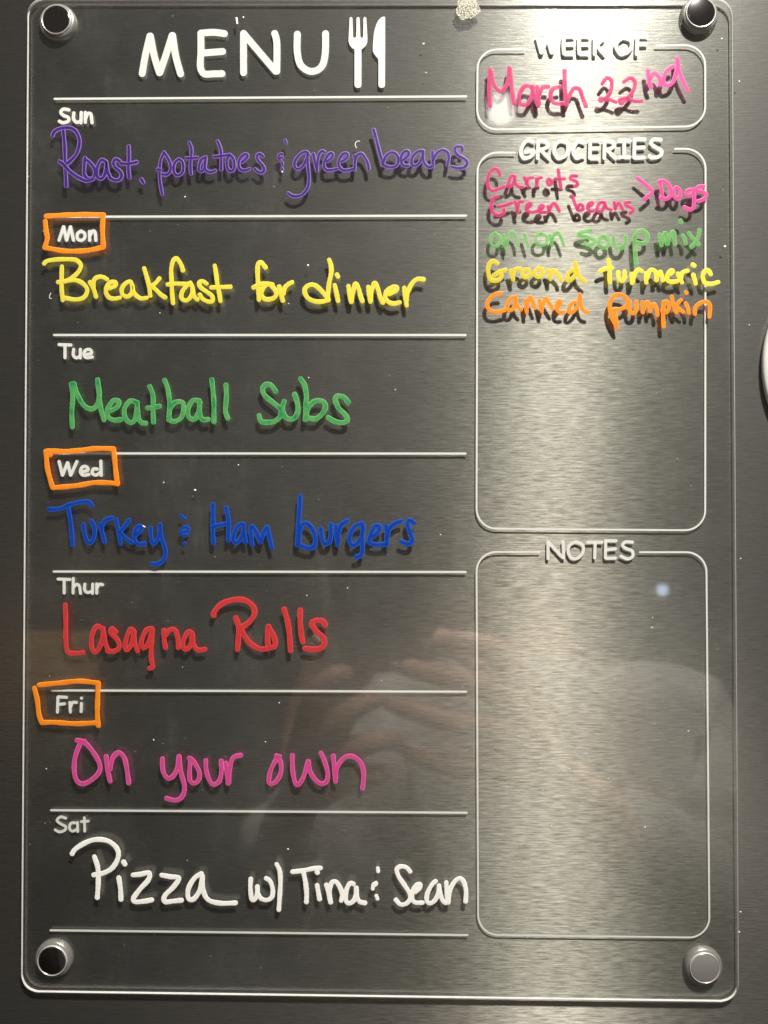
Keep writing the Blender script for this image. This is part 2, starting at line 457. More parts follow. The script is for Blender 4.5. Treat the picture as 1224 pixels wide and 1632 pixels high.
word('blue', 'word Turkey', (70, 780, 5.32), 38, '''
45,168 130,165 230,125 330,105 380,108 408,138; 208,165 225,270 235,370 240,472
/ 335,300 345,380 370,445 405,445 430,380 425,310 402,268
/ 475,295 495,370 515,445; 492,350 500,290 530,255 575,242
/ 610,258 630,340 650,462; 720,262 680,320 635,365; 640,360 690,410 745,452
/ 780,385 825,340 820,310 785,325 765,390 775,440 810,465 855,460
/ 905,328 910,410 925,458 960,430 980,360 985,298; 985,300 995,400 1020,480 1032,540 1010,600 960,633 918,630''')
word('blue', 'small and sign of dots before Ham', (270, 780, 6.8), 38, '''
125,285 165,318 / 150,462 205,440 190,405 150,415 120,460 150,500 190,492 / 160,584 165,592''')
word('blue', 'word Ham', (270, 780, 6.8), 52, '''
470,165 472,300 470,450 478,580; 615,200 640,330 640,450 638,552; 470,410 550,385 640,370
/ 800,378 750,385 708,460 692,540 720,580 770,540 800,460 806,400; 806,400 810,480 825,570
/ 882,405 885,500 900,600; 905,405 940,460 988,570; 990,570 1020,470 1060,410 1080,500 1100,590 1112,632''')
word('blue', 'word burgers', (450, 780, 5.32), 43, '''
150,62 145,180 135,320 128,472; 140,460 150,340 185,288 225,300 270,370 280,440 260,490 210,495 155,475
/ 325,335 335,410 360,460 400,440 412,370 410,298
/ 455,312 460,390 470,470; 472,440 478,370 500,300 550,268
/ 675,290 620,310 580,370 570,440 600,475 650,440 680,370 688,310; 682,310 675,420 680,500 665,560 628,572
/ 770,400 820,350 820,312 785,312 755,370 735,440 770,465 830,470 880,460
/ 880,312 885,390 885,468; 890,400 910,330 960,287 1005,268
/ 1115,283 1075,260 1062,300 1085,370 1103,430 1070,462 1008,442''')
word('red', 'word Lasagna', (50, 910, 4.37), 33, '''
236,236 240,350 240,480 255,563 310,572 360,568
/ 490,400 455,385 425,440 418,520 440,565 470,540 495,470 500,400; 500,410 515,500 535,555
/ 588,425 560,400 552,430 600,480 612,530 580,558 530,558
/ 718,425 690,405 665,460 652,530 670,550 700,500 712,430; 714,430 720,500 740,558
/ 840,402 800,412 772,470 766,520 790,535 820,490 842,420; 845,410 835,520 835,610 845,668 822,678
/ 922,412 925,480 935,535; 932,450 960,412 1000,410 1020,470 1022,535
/ 1118,432 1090,425 1060,480 1056,530 1085,545 1110,510 1122,440; 1124,450 1130,510 1160,550 1210,545''')
word('red', 'word Rolls', (310, 930, 4.9), 42, '''
150,250 155,218 210,160 300,128 390,130 450,170 470,220 445,280 395,325 362,340; 322,268 345,340 342,430 335,515; 365,345 385,400 440,470 510,510 565,508
/ 578,335 570,400 575,480 600,502 630,480 622,420 578,335
/ 700,202 725,290 742,400 750,525
/ 826,208 825,300 835,400 846,455
/ 1020,325 1000,292 940,290 915,320 960,380 1010,430 1005,490 940,514 862,506''')
word('pink', 'word On', (40, 1070, 4.37), 33, '''
385,500 360,560 342,640 350,740 390,782 450,765 510,710 520,650 480,570 420,500 362,480; 362,480 415,488
/ 565,592 572,670 592,765; 592,680 612,600 650,566 690,600 710,690 722,778''')
word('pink', 'word your', (40, 1070, 4.37), 33, '''
956,608 960,690 990,742 1030,730 1060,670 1072,592; 1073,600 1085,700 1110,800 1095,870 1050,898 985,884''', '', ((300, 1150, 3.82), 28, '''
5,222 30,240 65,300 65,350 40,376 12,360 8,300 14,240
/ 107,237 110,300 130,360 155,384 190,360 202,300 200,240
/ 228,252 235,310 243,378; 248,370 252,290 272,222 320,205'''))
word('pink', 'word own', (300, 1150, 3.82), 28, '''
545,212 505,290 490,360 505,380 540,360 565,300 560,240 536,207; 536,207 556,212
/ 633,207 635,290 650,370 670,384 700,340 730,242; 733,245 745,310 790,370 835,372 850,320 830,240 808,192
/ 883,208 890,290 896,365; 898,350 905,280 950,220 1000,212 1050,250 1068,320 1060,408''')
word('white', 'word Pizza', (60, 1280, 3.6), 28, '''
198,290 220,260 290,220 350,208 410,220 455,260 462,310 430,370 380,400 322,412; 326,308 345,370 348,450 342,542
/ 493,337 501,350; 466,428 475,490 478,552
/ 548,412 590,408 640,400 635,440 590,490 550,545 560,566 610,563 655,555
/ 712,413 760,422 810,430 780,480 730,530 730,565 780,562 825,557
/ 940,405 900,430 865,490 865,545 895,550 930,500 945,430; 945,420 950,500 980,555 1050,574 1135,572''')
word('white', 'w and slash before Tina', (390, 1370, 6.44), 46, '''
62,198 58,300 75,410 110,400 130,330 130,275; 135,350 170,400 230,415 280,380 287,300 260,220 220,192
/ 328,48 360,120 366,250 357,400 350,515''')
word('white', 'name Tina', (390, 1370, 6.44), 48, '''
490,125 600,112 700,92 778,86; 605,140 625,240 635,350 633,435
/ 742,130 748,134; 743,265 755,330 768,405
/ 838,260 860,340 882,438; 880,430 870,320 895,235 940,230 980,290 1002,360 990,420
/ 1115,250 1080,242 1045,310 1035,400 1060,448 1110,430 1140,370 1145,290; 1145,290 1152,380 1180,430 1235,445''')
word('white', 'small and sign of dots before Sean', (570, 1370, 6.44), 40, '''
207,88 211,120 / 188,238 160,258 155,300; 190,245 178,262 / 192,372 204,402''')
word('white', 'name Sean', (570, 1370, 6.44), 46, '''
538,122 500,80 440,70 402,100 420,170 480,260 530,340 540,400 500,450 440,460 392,412
/ 590,335 635,290 640,252 600,262 560,330 560,400 590,440 665,442
/ 800,222 760,260 715,350 710,420 740,450 790,420 825,350 835,268; 835,270 850,360 880,430 905,445
/ 910,234 915,330 922,440; 930,440 950,310 1000,220 1050,192 1090,230 1113,320 1108,430''')
word('rose', 'word March', (750, 40, 3.06), 22, '''
95,215 92,300 95,395; 100,225 115,290 150,322 180,280 190,208; 192,210 200,300 212,382
/ 300,300 265,297 238,340 240,380 275,385 300,340 305,300; 300,310 315,350 330,393
/ 325,302 330,350 335,385; 335,345 350,305 378,300
/ 435,300 400,312 390,350 410,380 450,382
/ 458,222 460,300 468,388; 470,370 500,312 530,312 545,350 562,395''')
word('rose', 'number 22', (750, 40, 3.06), 20, '''
642,285 665,257 688,275 680,330 655,358 632,356 634,370 665,360 708,375
/ 747,277 780,257 802,280 790,325 755,365 735,383 728,364 760,356 800,370 832,370''')
word('pink', 'small raised letters nd', (750, 40, 3.06), 22, '''
864,222 870,270 880,302; 876,262 895,232 922,260 925,292
/ 985,202 955,225 940,265 950,293 985,280 1005,220 1008,162; 1008,168 1022,240 1060,322''')
word('rose', 'word Carrots', (750, 240, 6.12), 37, '''
285,238 270,192 230,177 190,210 167,290 177,360 215,388 270,375 330,350
/ 430,250 400,247 372,310 370,350 410,330 432,270; 430,260 440,320 470,350 505,355
/ 527,265 545,310 560,345; 547,320 562,272 605,262
/ 642,278 645,330 645,342; 647,310 660,272 688,263
/ 765,278 747,300 760,332 790,322 783,290
/ 855,188 865,260 880,365; 830,275 915,275
/ 1030,247 985,247 975,275 1030,300 1043,332 1015,348''')
word('rose', 'word Green', (750, 240, 6.12), 38, '''
262,447 220,470 203,540 220,600 270,628 320,612 328,575; 270,547 330,535 400,510
/ 435,502 450,550 460,600; 457,560 475,502 508,497
/ 560,560 590,522 575,512 550,535 547,580 600,600 650,590
/ 690,572 712,542 690,532 668,570 685,600 740,600
/ 757,548 768,590; 768,585 792,530 822,517 850,560 863,588''')
word('rose', 'word beans under Carrots', (750, 240, 6.12), 36, '''
990,443 1020,520 1045,578; 1047,560 1065,522 1093,540 1093,575 1055,580
/ 1155,545 1190,522 1185,502 1150,522 1145,570 1180,590 1220,578''', '', ((940, 240, 5.564), 33, '''
130,462 95,460 67,500 72,538 110,530 133,480; 135,477 150,510 188,523
/ 217,462 226,518; 228,508 255,462 280,500 290,518
/ 352,457 318,462 322,485 375,510 383,533 357,552'''))
word('pink', 'arrow head beside Dogs', (940, 240, 5.564), 36, '422,243 480,290 553,360 520,400 482,432')
word('pink', 'word Dogs', (940, 240, 5.564), 36, '''
625,282 635,350 645,408; 612,277 650,266 690,290 715,340 713,400 680,428 628,420
/ 770,327 747,350 747,400 775,428 800,400 800,350 770,327
/ 900,347 862,357 857,388 890,393 920,370 925,347; 922,350 925,430 920,500 890,525 838,502
/ 1008,317 962,322 948,350 1000,365 1033,390 1010,430 962,450''')
word('thin_green', 'word onion', (760, 350, 8.16), 46, '''
240,178 192,210 182,290 210,340 270,340 303,290 298,220 240,178
/ 350,205 360,290 380,375; 385,330 402,230 440,165 490,182 520,250 533,325
/ 622,195 640,260 665,345
/ 840,180 782,200 762,260 790,320 850,333 905,300 908,220 840,180
/ 950,205 965,290 975,335; 975,290 1000,202 1050,168 1090,220 1130,335''', 'smeared green')
word('thin_green', 'word soup', (900, 340, 8.74), 62, '''
360,240 280,250 200,280 215,310 300,325 400,362 415,410 350,438 285,420
/ 530,320 480,370 480,440 530,478 600,450 610,380 560,322
/ 680,345 690,420 740,480 810,470 850,400 850,325
/ 972,330 975,450 985,580 998,700; 982,320 1020,255 1090,242 1148,300 1148,380 1090,420 1000,410''', 'smeared green')
word('thin_green', 'word mix', (1020, 340, 9.415), 64, '''
295,318 305,400 320,480; 322,450 362,300 385,300; 388,300 400,380 412,460; 415,440 460,305 505,285 515,370 528,462
/ 605,108 618,135; 640,335 672,380 682,455
/ 735,300 780,360 830,410 880,468; 895,250 880,330 840,430 770,505''', 'pale green')
word('dull_yellow', 'word Ground', (750, 390, 6.12), 44, '''
262,182 215,160 178,200 174,280 200,340 260,350 298,320 298,285; 225,300 290,262 340,245
/ 392,255 405,300 415,340; 412,300 432,242 485,235
/ 540,242 507,270 512,308 550,313 578,280 568,242
/ 665,228 627,260 632,298 670,313 703,280 698,238
/ 757,250 770,290 780,335; 777,310 797,252 840,270 870,310 878,340
/ 990,250 952,280 938,330 960,352 1010,310 1030,250 1020,175; 1022,182 1042,250 1062,310 1115,360''', 'dull yellow')
word('yellow', 'word turmeric', (940, 390, 5.564), 40, '''
165,135 175,200 175,300 178,335; 90,235 130,217 195,207
/ 252,245 257,300 285,322 308,290 308,238
/ 370,260 375,340; 382,330 397,260 430,223 460,235
/ 497,255 500,335; 507,300 530,232 570,227 590,270 590,315; 597,280 625,240 648,315
/ 690,272 738,240 720,228 692,260 687,310 720,330 775,325
/ 782,258 800,300 818,335; 807,300 822,247 865,232
/ 912,177 927,187; 917,268 930,310 938,345
/ 1072,262 1050,228 1012,240 1002,290 1022,338 1080,348 1138,332''')
word('orange', 'word Canned', (750, 390, 6.12), 40, '''
297,475 240,482 182,530 163,590 190,640 250,655 335,637
/ 438,510 397,520 362,570 362,628 400,638 430,590 443,520; 440,530 452,590 490,633
/ 537,542 540,600 547,655; 547,620 575,512 600,540 632,618
/ 672,542 685,600 695,650; 697,620 730,522 760,560 800,625
/ 850,612 878,570 870,547 847,570 842,630 870,658 905,655
/ 1010,562 972,590 957,650 985,663 1030,620 1058,550 1065,485; 1067,500 1077,580 1100,638 1145,658''')
word('orange', 'word pumpkin', (940, 390, 5.564), 37, '''
190,480 177,550 192,640 225,700 245,735; 187,500 222,447 290,447 333,490 328,540 280,568 212,578; 215,580 240,700
/ 352,502 352,580 380,608 412,580 413,502
/ 467,512 470,600; 477,570 500,512 525,522 535,590; 542,560 570,527 595,580 600,625
/ 655,522 650,620 655,725; 652,512 690,507 700,560 680,598 642,590
/ 727,462 740,530 765,598; 808,492 760,540; 757,545 828,598
/ 852,422 857,428; 850,522 870,560 875,602
/ 932,615 937,560 980,517 1040,507 1066,550 1060,640''')
# ------------------------------------------------------------------ printed lettering
printed('title MENU', (200, 10, 5.56), 61, '''
148,596 175,440 216,264; 220,264 255,440 300,588; 304,588 355,440 413,258; 417,258 445,440 488,598
/ 668,242 668,400 664,540 700,598 780,598 855,597; 668,238 780,230 876,242; 672,415 780,406 860,400
/ 1046,588 1045,420 1046,240; 1050,245 1190,410 1331,575; 1322,240 1341,330 1340,575
/ 1523,247 1522,400 1553,520 1643,577 1733,540 1768,430 1773,242''')
printed('day name Sun', (60, 160, 6.12), 33, '305,92 250,85 225,115 250,145 298,165 300,200 250,217 212,203 / 353,122 350,180 380,213 418,200; 425,118 422,218 / 465,118 465,212; 470,172 490,128 518,132 526,180 530,217')
printed('day name Mon', (50, 330, 3.4), 18, '150,179 174,107; 175,107 190,179; 191,179 211,107; 212,107 228,179 / 268,130 250,145 251,172 270,180 288,167 288,142 268,130 / 315,132 316,180; 319,152 331,130 345,136 349,180')
printed('day name Tue', (60, 540, 3.4), 17, '116,31 180,33; 148,36 148,102 / 195,57 193,88 209,103 226,95; 231,57 231,103 / 252,85 291,79 285,59 262,60 250,80 262,101 296,98')
printed('day name Wed', (50, 700, 3.4), 18, '150,121 168,194; 170,193 195,128; 197,128 212,194; 214,193 246,121 / 266,178 306,168 298,149 276,151 266,175 279,194 311,191 / 357,162 336,161 330,184 350,194 371,181; 376,119 378,195')
printed('day name Thur', (50, 910, 4.37), 21, '186,56 268,59; 228,62 228,153 / 292,52 290,153; 294,112 315,93 334,106 342,156 / 372,92 371,130 390,150 420,141; 427,92 425,156 / 455,90 455,154; 458,116 475,92 496,96')
printed('day name Fri', (40, 1070, 4.37), 21, '228,182 225,284; 231,177 288,181; 229,230 274,226 / 312,217 315,283; 317,246 331,217 357,217 / 392,223 390,280; 392,186 393,187')
printed('day name Sat', (60, 1280, 3.6), 16, '161,86 130,79 111,100 135,120 162,136 154,156 125,165 101,153 / 214,113 190,116 183,145 200,161 225,150; 228,111 230,163 / 268,84 270,161; 251,106 290,103')
printed('heading WEEK OF', (830, 40, 5.32), 34, '''
140,98 175,232; 178,232 222,110; 228,110 262,232; 265,232 314,98
/ 368,95 362,170 368,240; 368,92 445,92; 368,162 445,158; 368,240 443,240
/ 498,95 493,170 498,240; 498,92 573,92; 498,162 573,158; 498,240 573,240
/ 628,95 627,245; 704,112 645,168; 648,175 708,240
/ 878,98 820,140 812,195 850,237 900,232 940,180 930,118 878,98
/ 990,95 984,245; 992,92 1070,94; 990,158 1062,156''')
printed('heading GROCERIES', (810, 205, 4.533), 27, '''
182,92 142,82 106,120 92,170 106,205 150,207 184,178 184,158; 184,158 128,166
/ 217,88 213,212; 217,86 268,90 288,120 258,145 217,152; 236,156 293,208
/ 388,85 345,110 332,170 365,208 413,195 433,140 424,97 388,85
/ 548,97 510,86 477,130 472,180 500,208 546,195
/ 593,82 590,210; 593,82 658,84; 593,142 652,140; 590,212 652,212
/ 697,88 694,212; 697,86 748,90 768,120 735,145 697,150; 717,156 773,208
/ 803,85 878,85; 838,87 838,203; 803,205 878,204
/ 913,77 910,208; 915,74 987,76; 913,137 980,134; 912,210 982,207
/ 1103,80 1052,77 1032,108 1070,135 1108,160 1095,198 1040,208 1022,195''')
printed('heading NOTES', (840, 840, 6.12), 30, '''
205,142 205,307; 212,147 352,300; 352,140 358,300
/ 475,142 415,180 402,250 440,303 500,300 545,240 540,172 475,142
/ 592,148 728,148; 665,152 660,300
/ 767,132 765,300; 770,132 868,134; 768,222 862,212; 768,304 862,302
/ 1028,147 960,145 932,180 970,210 1028,235 1028,288 980,310 917,283''')

# ------------------------------------------------------------------ printed rules and boxes
def rule(name, pts, w, smooth=False):
    bm = bmesh.new(); uvl = bm.loops.layers.uv.new('UVMap')
    stroke_px(bm, uvl, pts, w, T, 0.000004, 0.00001, 0.0, 1, smooth)
    return from_bm(name, bm, M_PRINT, board)
for a, b in (((87, 157.5), (743, 153.5)), ((86, 345.5), (743, 343.5)), ((86, 533.8), (742, 533.8)), ((85.5, 722.5), (742, 722.8)),
             ((85.5, 910.8), (742, 911.6)), ((83, 1100.3), (743, 1102.3)), ((81.5, 1291.3), (744, 1295.2)), ((80.5, 1482.6), (745, 1490.2))):
    rule('ruled_line', [a, ((a[0] + b[0]) / 2, (a[1] + b[1]) / 2), b], 3.4)
def arc(cx, cy, r, a0, a1, n=10):
    return [(cx + r * math.cos(R(a0 + (a1 - a0) * k / n)), cy + r * math.sin(R(a0 + (a1 - a0) * k / n))) for k in range(n + 1)]
def box_outline(gapl, gapr, tl, tr, br, bl, r, w=2.8):
    """open rounded rectangle: starts right of the heading and ends left of it"""
    pts = [(gapr, tr[1])]
    pts += arc(tr[0] - r, tr[1] + r, r, -90, 0) + arc(br[0] - r, br[1] - r, r, 0, 90)
    pts += arc(bl[0] + r, bl[1] - r, r, 90, 180) + arc(tl[0] + r, tl[1] + r, r, 180, 270) + [(gapl, tl[1])]
    return rule('box_outline', pts, w)
box_outline(837, 1046, (761, 78.5), (1124, 72), (1124, 201.5), (760.5, 206), 32)
box_outline(820, 1076, (761, 243), (1124.5, 237), (1124, 845), (759.5, 842.5), 32)
box_outline(860, 1020, (759.5, 879.5), (1126, 880), (1130.5, 1494), (762, 1490), 32)
def flat_shape(name, poly, label):
    bm = bmesh.new()
    n = len(poly)
    a = [bm.verts.new(P(x, y, T + 0.00001)) for x, y in poly]
    b = [bm.verts.new(v.co + Vector((0, 0.00005, 0))) for v in a]
    bm.faces.new(a); bm.faces.new(list(reversed(b)))
    for i in range(n):
        j = (i + 1) % n; bm.faces.new((a[i], b[i], b[j], a[j]))
    o = from_bm(name, bm, M_PRINT, board); o['label'] = label; return o
def pp(txt, ox, oy, sc): return [(ox + float(p.split(',')[0]) / sc, oy + float(p.split(',')[1]) / sc) for p in txt.split()]
flat_shape('printed_fork', pp('762,108 768,97 778,95 788,102 794,266 798,276 806,279 814,276 820,266 824,108 829,98 838,95 847,98 852,108 858,266 862,276 870,279 878,276 882,266 885,108 890,98 898,95 906,98 911,108 921,280 919,318 905,350 882,372 868,382 868,698 864,712 852,721 836,724 820,720 810,710 806,698 806,382 782,368 762,340 753,308 754,270', 420, 10, 5.56), 'white printed fork with three tines')
flat_shape('printed_knife', pp('1078,100 1072,92 1060,91 1040,102 1018,124 1000,158 985,205 975,260 968,350 968,395 974,412 1000,448 1014,462 1018,476 1018,698 1022,712 1034,721 1046,723 1062,720 1073,710 1077,698', 420, 10, 5.56), 'white printed table knife')

# ------------------------------------------------------------------ corner magnets
M_NICKEL = mat_plain('polished_nickel', (0.34, 0.315, 0.31), 0.10, 1.0, (0.30, 0.28, 0.275), 700)
M_RIM = mat_plain('nickel_rim', (0.86, 0.84, 0.80), 0.25, 0.6, (0.62, 0.60, 0.57), 1800, 0.00006)
def mat_sleeve():
    s = NT('frosted_sleeve')
    v = s.mapped((1, 1, 1)); nz = s.noise(v, 1500, 3.0, 0.7)
    df = s.n('BsdfDiffuse'); s.put(df.inputs['Color'], s.mixc(nz, (0.20, 0.195, 0.185), (0.46, 0.445, 0.42)))
    gl = s.n('BsdfGlossy'); gl.inputs['Roughness'].default_value = 0.3; gl.inputs['Color'].default_value = (0.6, 0.59, 0.56, 1)
    tr = s.n('BsdfTransparent'); tr.inputs['Color'].default_value = (0.9, 0.9, 0.88, 1)
    b = s.n('Bump', Strength=1.0, Distance=0.0001); s.put(b.inputs['Height'], nz)
    s.t.links.new(b.outputs[0], gl.inputs['Normal']); s.t.links.new(b.outputs[0], df.inputs['Normal'])
    return s.done(s.mixs(0.42, s.mixs(0.35, df, gl), tr))
M_SLEEVE = mat_sleeve()
def magnet(u, v, label, cap_mat):
    c = P(u, v, 0)
    m = empty('corner_magnet', c)
    tag(m, label, 'magnet', 'round magnets holding the corners of the board')
    r = 22.0 * K
    bm = bmesh.new(); lathe(bm, [(0, -0.0009), (r * 0.93, -0.0009), (r * 0.985, -0.00082), (r, -0.0006), (r, 0.0002)], 72)
    from_bm('magnet_disc', bm, cap_mat, m, True)
    bm = bmesh.new(); lathe(bm, [(r * 1.01, 0.0001), (r * 1.01, -0.0008), (r * 1.035, -0.0010), (r * 1.07, -0.0009), (r * 1.09, -0.0004), (r * 1.10, 0.0002)], 72)
    from_bm('magnet_rim', bm, M_RIM, m, True)
    bm = bmesh.new(); lathe(bm, [(r * 1.13, -0.0003), (r * 1.22, -0.0002), (r * 1.30, 0.0004), (r * 1.36, T), (r * 1.36, YS - 0.0001)], 72)
    from_bm('frosted_sleeve', bm, M_SLEEVE, m, True)
    return m
magnet(90.5, 33, 'dark brown faced round magnet by the word MENU and the Sunday line', M_NICKEL)
magnet(1116, 22, 'dark grey faced round magnet above the WEEK OF box', M_NICKEL)
magnet(84, 1530, 'black faced round magnet under the Saturday line', M_NICKEL)
M_NICKEL_REFLECT = mat_plain('nickel_grey_reflection', (0.30, 0.285, 0.285), 0.30, 0.5, (0.26, 0.25, 0.25), 700)  # nickel with the grey reflection of the fleece put into its colour
magnet(1122.5, 1541.5, 'round magnet with a grey reflection painted on under the NOTES box', M_NICKEL_REFLECT)

# ------------------------------------------------------------------ round plate at the edge of the frame
M_PALE = mat_plain('pale_enamel', (0.66, 0.66, 0.62), 0.45, 0.0, (0.58, 0.58, 0.55), 220)
c = P(1406, 585, YS)
rm = empty('round_magnet', c)
tag(rm, 'large pale round magnet cut off beside the board on the steel door', 'magnet')
bm = bmesh.new(); rr = 194 * K
lathe(bm, [(0, -0.0042), (rr * 0.90, -0.0042), (rr * 0.95, -0.0040), (rr * 0.985, -0.0034), (rr, -0.0024), (rr * 0.995, -0.0008), (rr * 0.98, -0.0002)], 160)
from_bm('pale_face', bm, M_PALE, rm, True)
bm = bmesh.new(); lathe(bm, [(rr * 0.60, -0.00421), (rr * 0.605, -0.0046), (rr * 0.63, -0.0047), (rr * 0.65, -0.0046), (rr * 0.655, -0.00421)], 128)
from_bm('raised_ring', bm, M_PALE, rm, True)

# ------------------------------------------------------------------ dried glitter-like residue at the top
def mat_res():
    s = NT('crinkled_residue')
    v = s.mapped((1, 1, 1)); nz = s.noise(v, 1300, 4.0, 0.7)
    p = s.n('BsdfPrincipled'); s.put(p.inputs['Base Color'], s.mixc(nz, (0.62, 0.59, 0.48), (0.34, 0.32, 0.25)))
    p.inputs['Metallic'].default_value = 0.2; p.inputs['Roughness'].default_value = 0.5
    b = s.n('Bump', Strength=1.0, Distance=0.0004); s.put(b.inputs['Height'], nz); s.t.links.new(b.outputs[0], p.inputs['Normal'])
    tr = s.n('BsdfTransparent')
    return s.done(s.mixs(s.math('MULTIPLY_ADD', s.noise(v, 1700, 3.0, 0.7), 5.0, -1.9, clamp=True), tr, p))
rp = empty('adhesive_patch', P(745, 13, 0))
tag(rp, 'crinkled pale scrap of dried adhesive stuck near the top of the board', 'adhesive residue')
bm = bmesh.new()
N = 34
grid = {}
cpt = P(745, 13, 0)
for i in range(N + 1):
    for j in range(N + 1):
        x, y = -22 + 44 * i / N, -22 + 44 * j / N
        rad = 19.5 + 1.8 * math.sin(3 * math.atan2(y, x) + 1) + 1.2 * math.sin(7 * math.atan2(y, x)) + random.uniform(-0.6, 0.6)
        if math.hypot(x, y) < rad and y < 20.0:
            q = P(745 + x, 13 + y, 0) - cpt
            grid[i, j] = bm.verts.new((q.x, -0.00004 - random.uniform(0, 0.00020), q.z))
for i in range(N):
    for j in range(N):
        ks = [(i, j), (i + 1, j), (i + 1, j + 1), (i, j + 1)]
        if all(k in grid for k in ks): bm.faces.new([grid[k] for k in ks])
from_bm('crinkled_film', bm, mat_res(), rp)

# ------------------------------------------------------------------ dust and lint on the board
M_DUST = mat_plain('dust', (0.80, 0.80, 0.76), 0.7)
bm = bmesh.new()
def speck(u, v, r):
    q = P(u, v, 0)
    mm = Matrix.Translation(q + Vector((0, -r * K * 0.4, 0))) @ Matrix.Rotation(random.uniform(0, 3), 4, 'Y') @ Matrix.Diagonal((r * K * random.uniform(0.7, 1.5), r * K * 0.4, r * K, 1))
    bmesh.ops.create_icosphere(bm, subdivisions=1, radius=1.0, matrix=mm)
for u, v, r in ((311, 781, 1.6), (261, 769, 1.2), (380, 741, 1.1), (295, 314, 1.4), (554, 937, 1.2), (489, 949, 0.9), (245, 1179, 1.1), (423, 1182, 0.9), (459, 1353, 1.2), (1155, 393, 1.6), (1039, 1000, 1.3),
                (1040, 984, 0.8), (1028, 1318, 1.1), (74, 1225, 1.0), (491, 423, 1.6), (460, 484, 1.2), (388, 28, 1.6), (675, 70, 1.5), (679, 116, 1.0), (1150, 62, 1.4), (450, 274, 1.5), (492, 602, 1.0),
                (630, 621, 1.1), (255, 499, 1.0), (702, 852, 1.2), (1194, 518, 1.0), (1097, 1165, 1.0), (608, 1085, 0.8), (445, 1120, 1.0), (1180, 890, 1.3), (1180, 1453, 1.5), (1178, 1485, 1.5), (1178, 130, 1.3)):
    speck(u, v, r)
for _ in range(170):
    speck(random.uniform(45, 1165), random.uniform(5, 1580), random.uniform(0.25, 0.6))
d = from_bm('dust', bm, M_DUST, board); d['kind'] = 'stuff'
# curled lint fibres and scratches
def fibre(pts, w=1.2):
    bm = bmesh.new(); uvl = bm.loops.layers.uv.new('UVMap')
    stroke_px(bm, uvl, pts, w, 0, 0.00012, 0.00002)
    return from_bm('lint_fibre', bm, M_DUST, board)
fibre([(573, 225), (568, 226), (566, 231), (568, 236)], 1.1)
fibre([(81, 467), (79, 472), (79, 475), (82, 476)], 0.9)
fibre([(228, 838), (231, 840)], 1.8)
fibre([(377, 29), (378, 37)], 3.2)

# ------------------------------------------------------------------ the photographer, mirrored faintly in the clear board
def skin_mesh(name, verts, edges, mat, parent, sub=2, root=0):
    me = bpy.data.meshes.new(name)
    me.from_pydata([v[:3] for v in verts], edges, [])
    o = link(name, me, mat, parent)
    md = o.modifiers.new('skin', 'SKIN'); md.use_smooth_shade = True
    lay = me.skin_vertices[0].data if me.skin_vertices else None
    if lay is None:
        bpy.context.view_layer.objects.active = o
        bm = bmesh.new(); bm.from_mesh(me); bm.verts.layers.skin.verify(); bm.to_mesh(me); bm.free()
        lay = me.skin_vertices[0].data
    for i, v in enumerate(verts):
        r = v[3]; lay[i].radius = r if isinstance(r, tuple) else (r, r); lay[i].use_root = (i == root)
    sb = o.modifiers.new('sub', 'SUBSURF'); sb.levels = sub; sb.render_levels = sub
    dg = bpy.context.evaluated_depsgraph_get()
    new = bpy.data.meshes.new_from_object(o.evaluated_get(dg))
    o.modifiers.clear(); o.data = new
    for p in new.polygons: p.use_smooth = True
    return o
M_SKIN = mat_plain('skin', (0.62, 0.41, 0.32), 0.45, 0.0, (0.50, 0.31, 0.24), 60)
M_FLEECE = mat_plain('grey_fleece', (0.44, 0.43, 0.41), 0.95, 0.0, (0.16, 0.155, 0.15), 70, 0.004, 0.1)
M_TROUSER = mat_plain('dark_red_cloth', (0.20, 0.035, 0.03), 0.9)
M_HAIR = mat_plain('brown_hair', (0.05, 0.03, 0.02), 0.6)
M_PHONE = mat_plain('black_glass', (0.012, 0.012, 0.014), 0.25)
M_NAIL = mat_plain('polished_nails', (0.62, 0.60, 0.58), 0.08, 0.6)
per = empty('person', (0.20, -0.72, -1.40))
tag(per, 'person in a grey fleece and added face-shading hat holding up a black phone', 'person')
O_ = Vector((0.20, -0.72, -1.40))
def rel(vs): return [(v[0] - O_.x, v[1] - O_.y, v[2] - O_.z, v[3]) for v in vs]
V, E = [], []
def av(x, y, z, r, prev=None):
    V.append((x, y, z, r)); i = len(V) - 1
    if prev is not None: E.append((prev, i))
    return i
pel = av(0.20, -0.74, -0.76, (0.15, 0.10))
ch = av(0.20, -0.73, -0.50, (0.13, 0.09), pel)
up = av(0.20, -0.73, -0.35, (0.12, 0.08), ch)
nk = av(0.20, -0.72, -0.15, 0.042, up)
hd = av(0.20, -0.690, -0.06, 0.045, nk); hd2 = av(0.20, -0.695, 0.02, 0.070, hd); hd3 = av(0.20, -0.712, 0.085, 0.068, hd2)
nose = av(0.20, -0.610, 0.008, 0.010, hd2)
for sx in (-1, 1):
    ea = av(0.20 + sx * 0.082, -0.72, 0.0, 0.012, hd2)
def arm(sh, el, wr, palm, fingers, thumb):
    a = av(*sh, 0.05, up); b = av(*el, 0.042, a); m = av(*[(el[i] * 0.45 + wr[i] * 0.55) for i in range(3)], 0.034, b)
    c = av(*wr, (0.026, 0.020), m); p = av(*palm, (0.030, 0.014), c)
    for f in fingers:
        k0 = f[0]                                       # metacarpals side by side make the palm
        prev = av(*[c_ * 0.55 + q_ * 0.45 for c_, q_ in zip(wr, k0)], 0.0185, c)
        for k, pt in enumerate(f): prev = av(*pt, (0.0150, 0.0108, 0.0095, 0.0080)[k], prev)
    prev = p
    for k, pt in enumerate(thumb): prev = av(*pt, (0.0125, 0.0110, 0.0095)[k], prev)
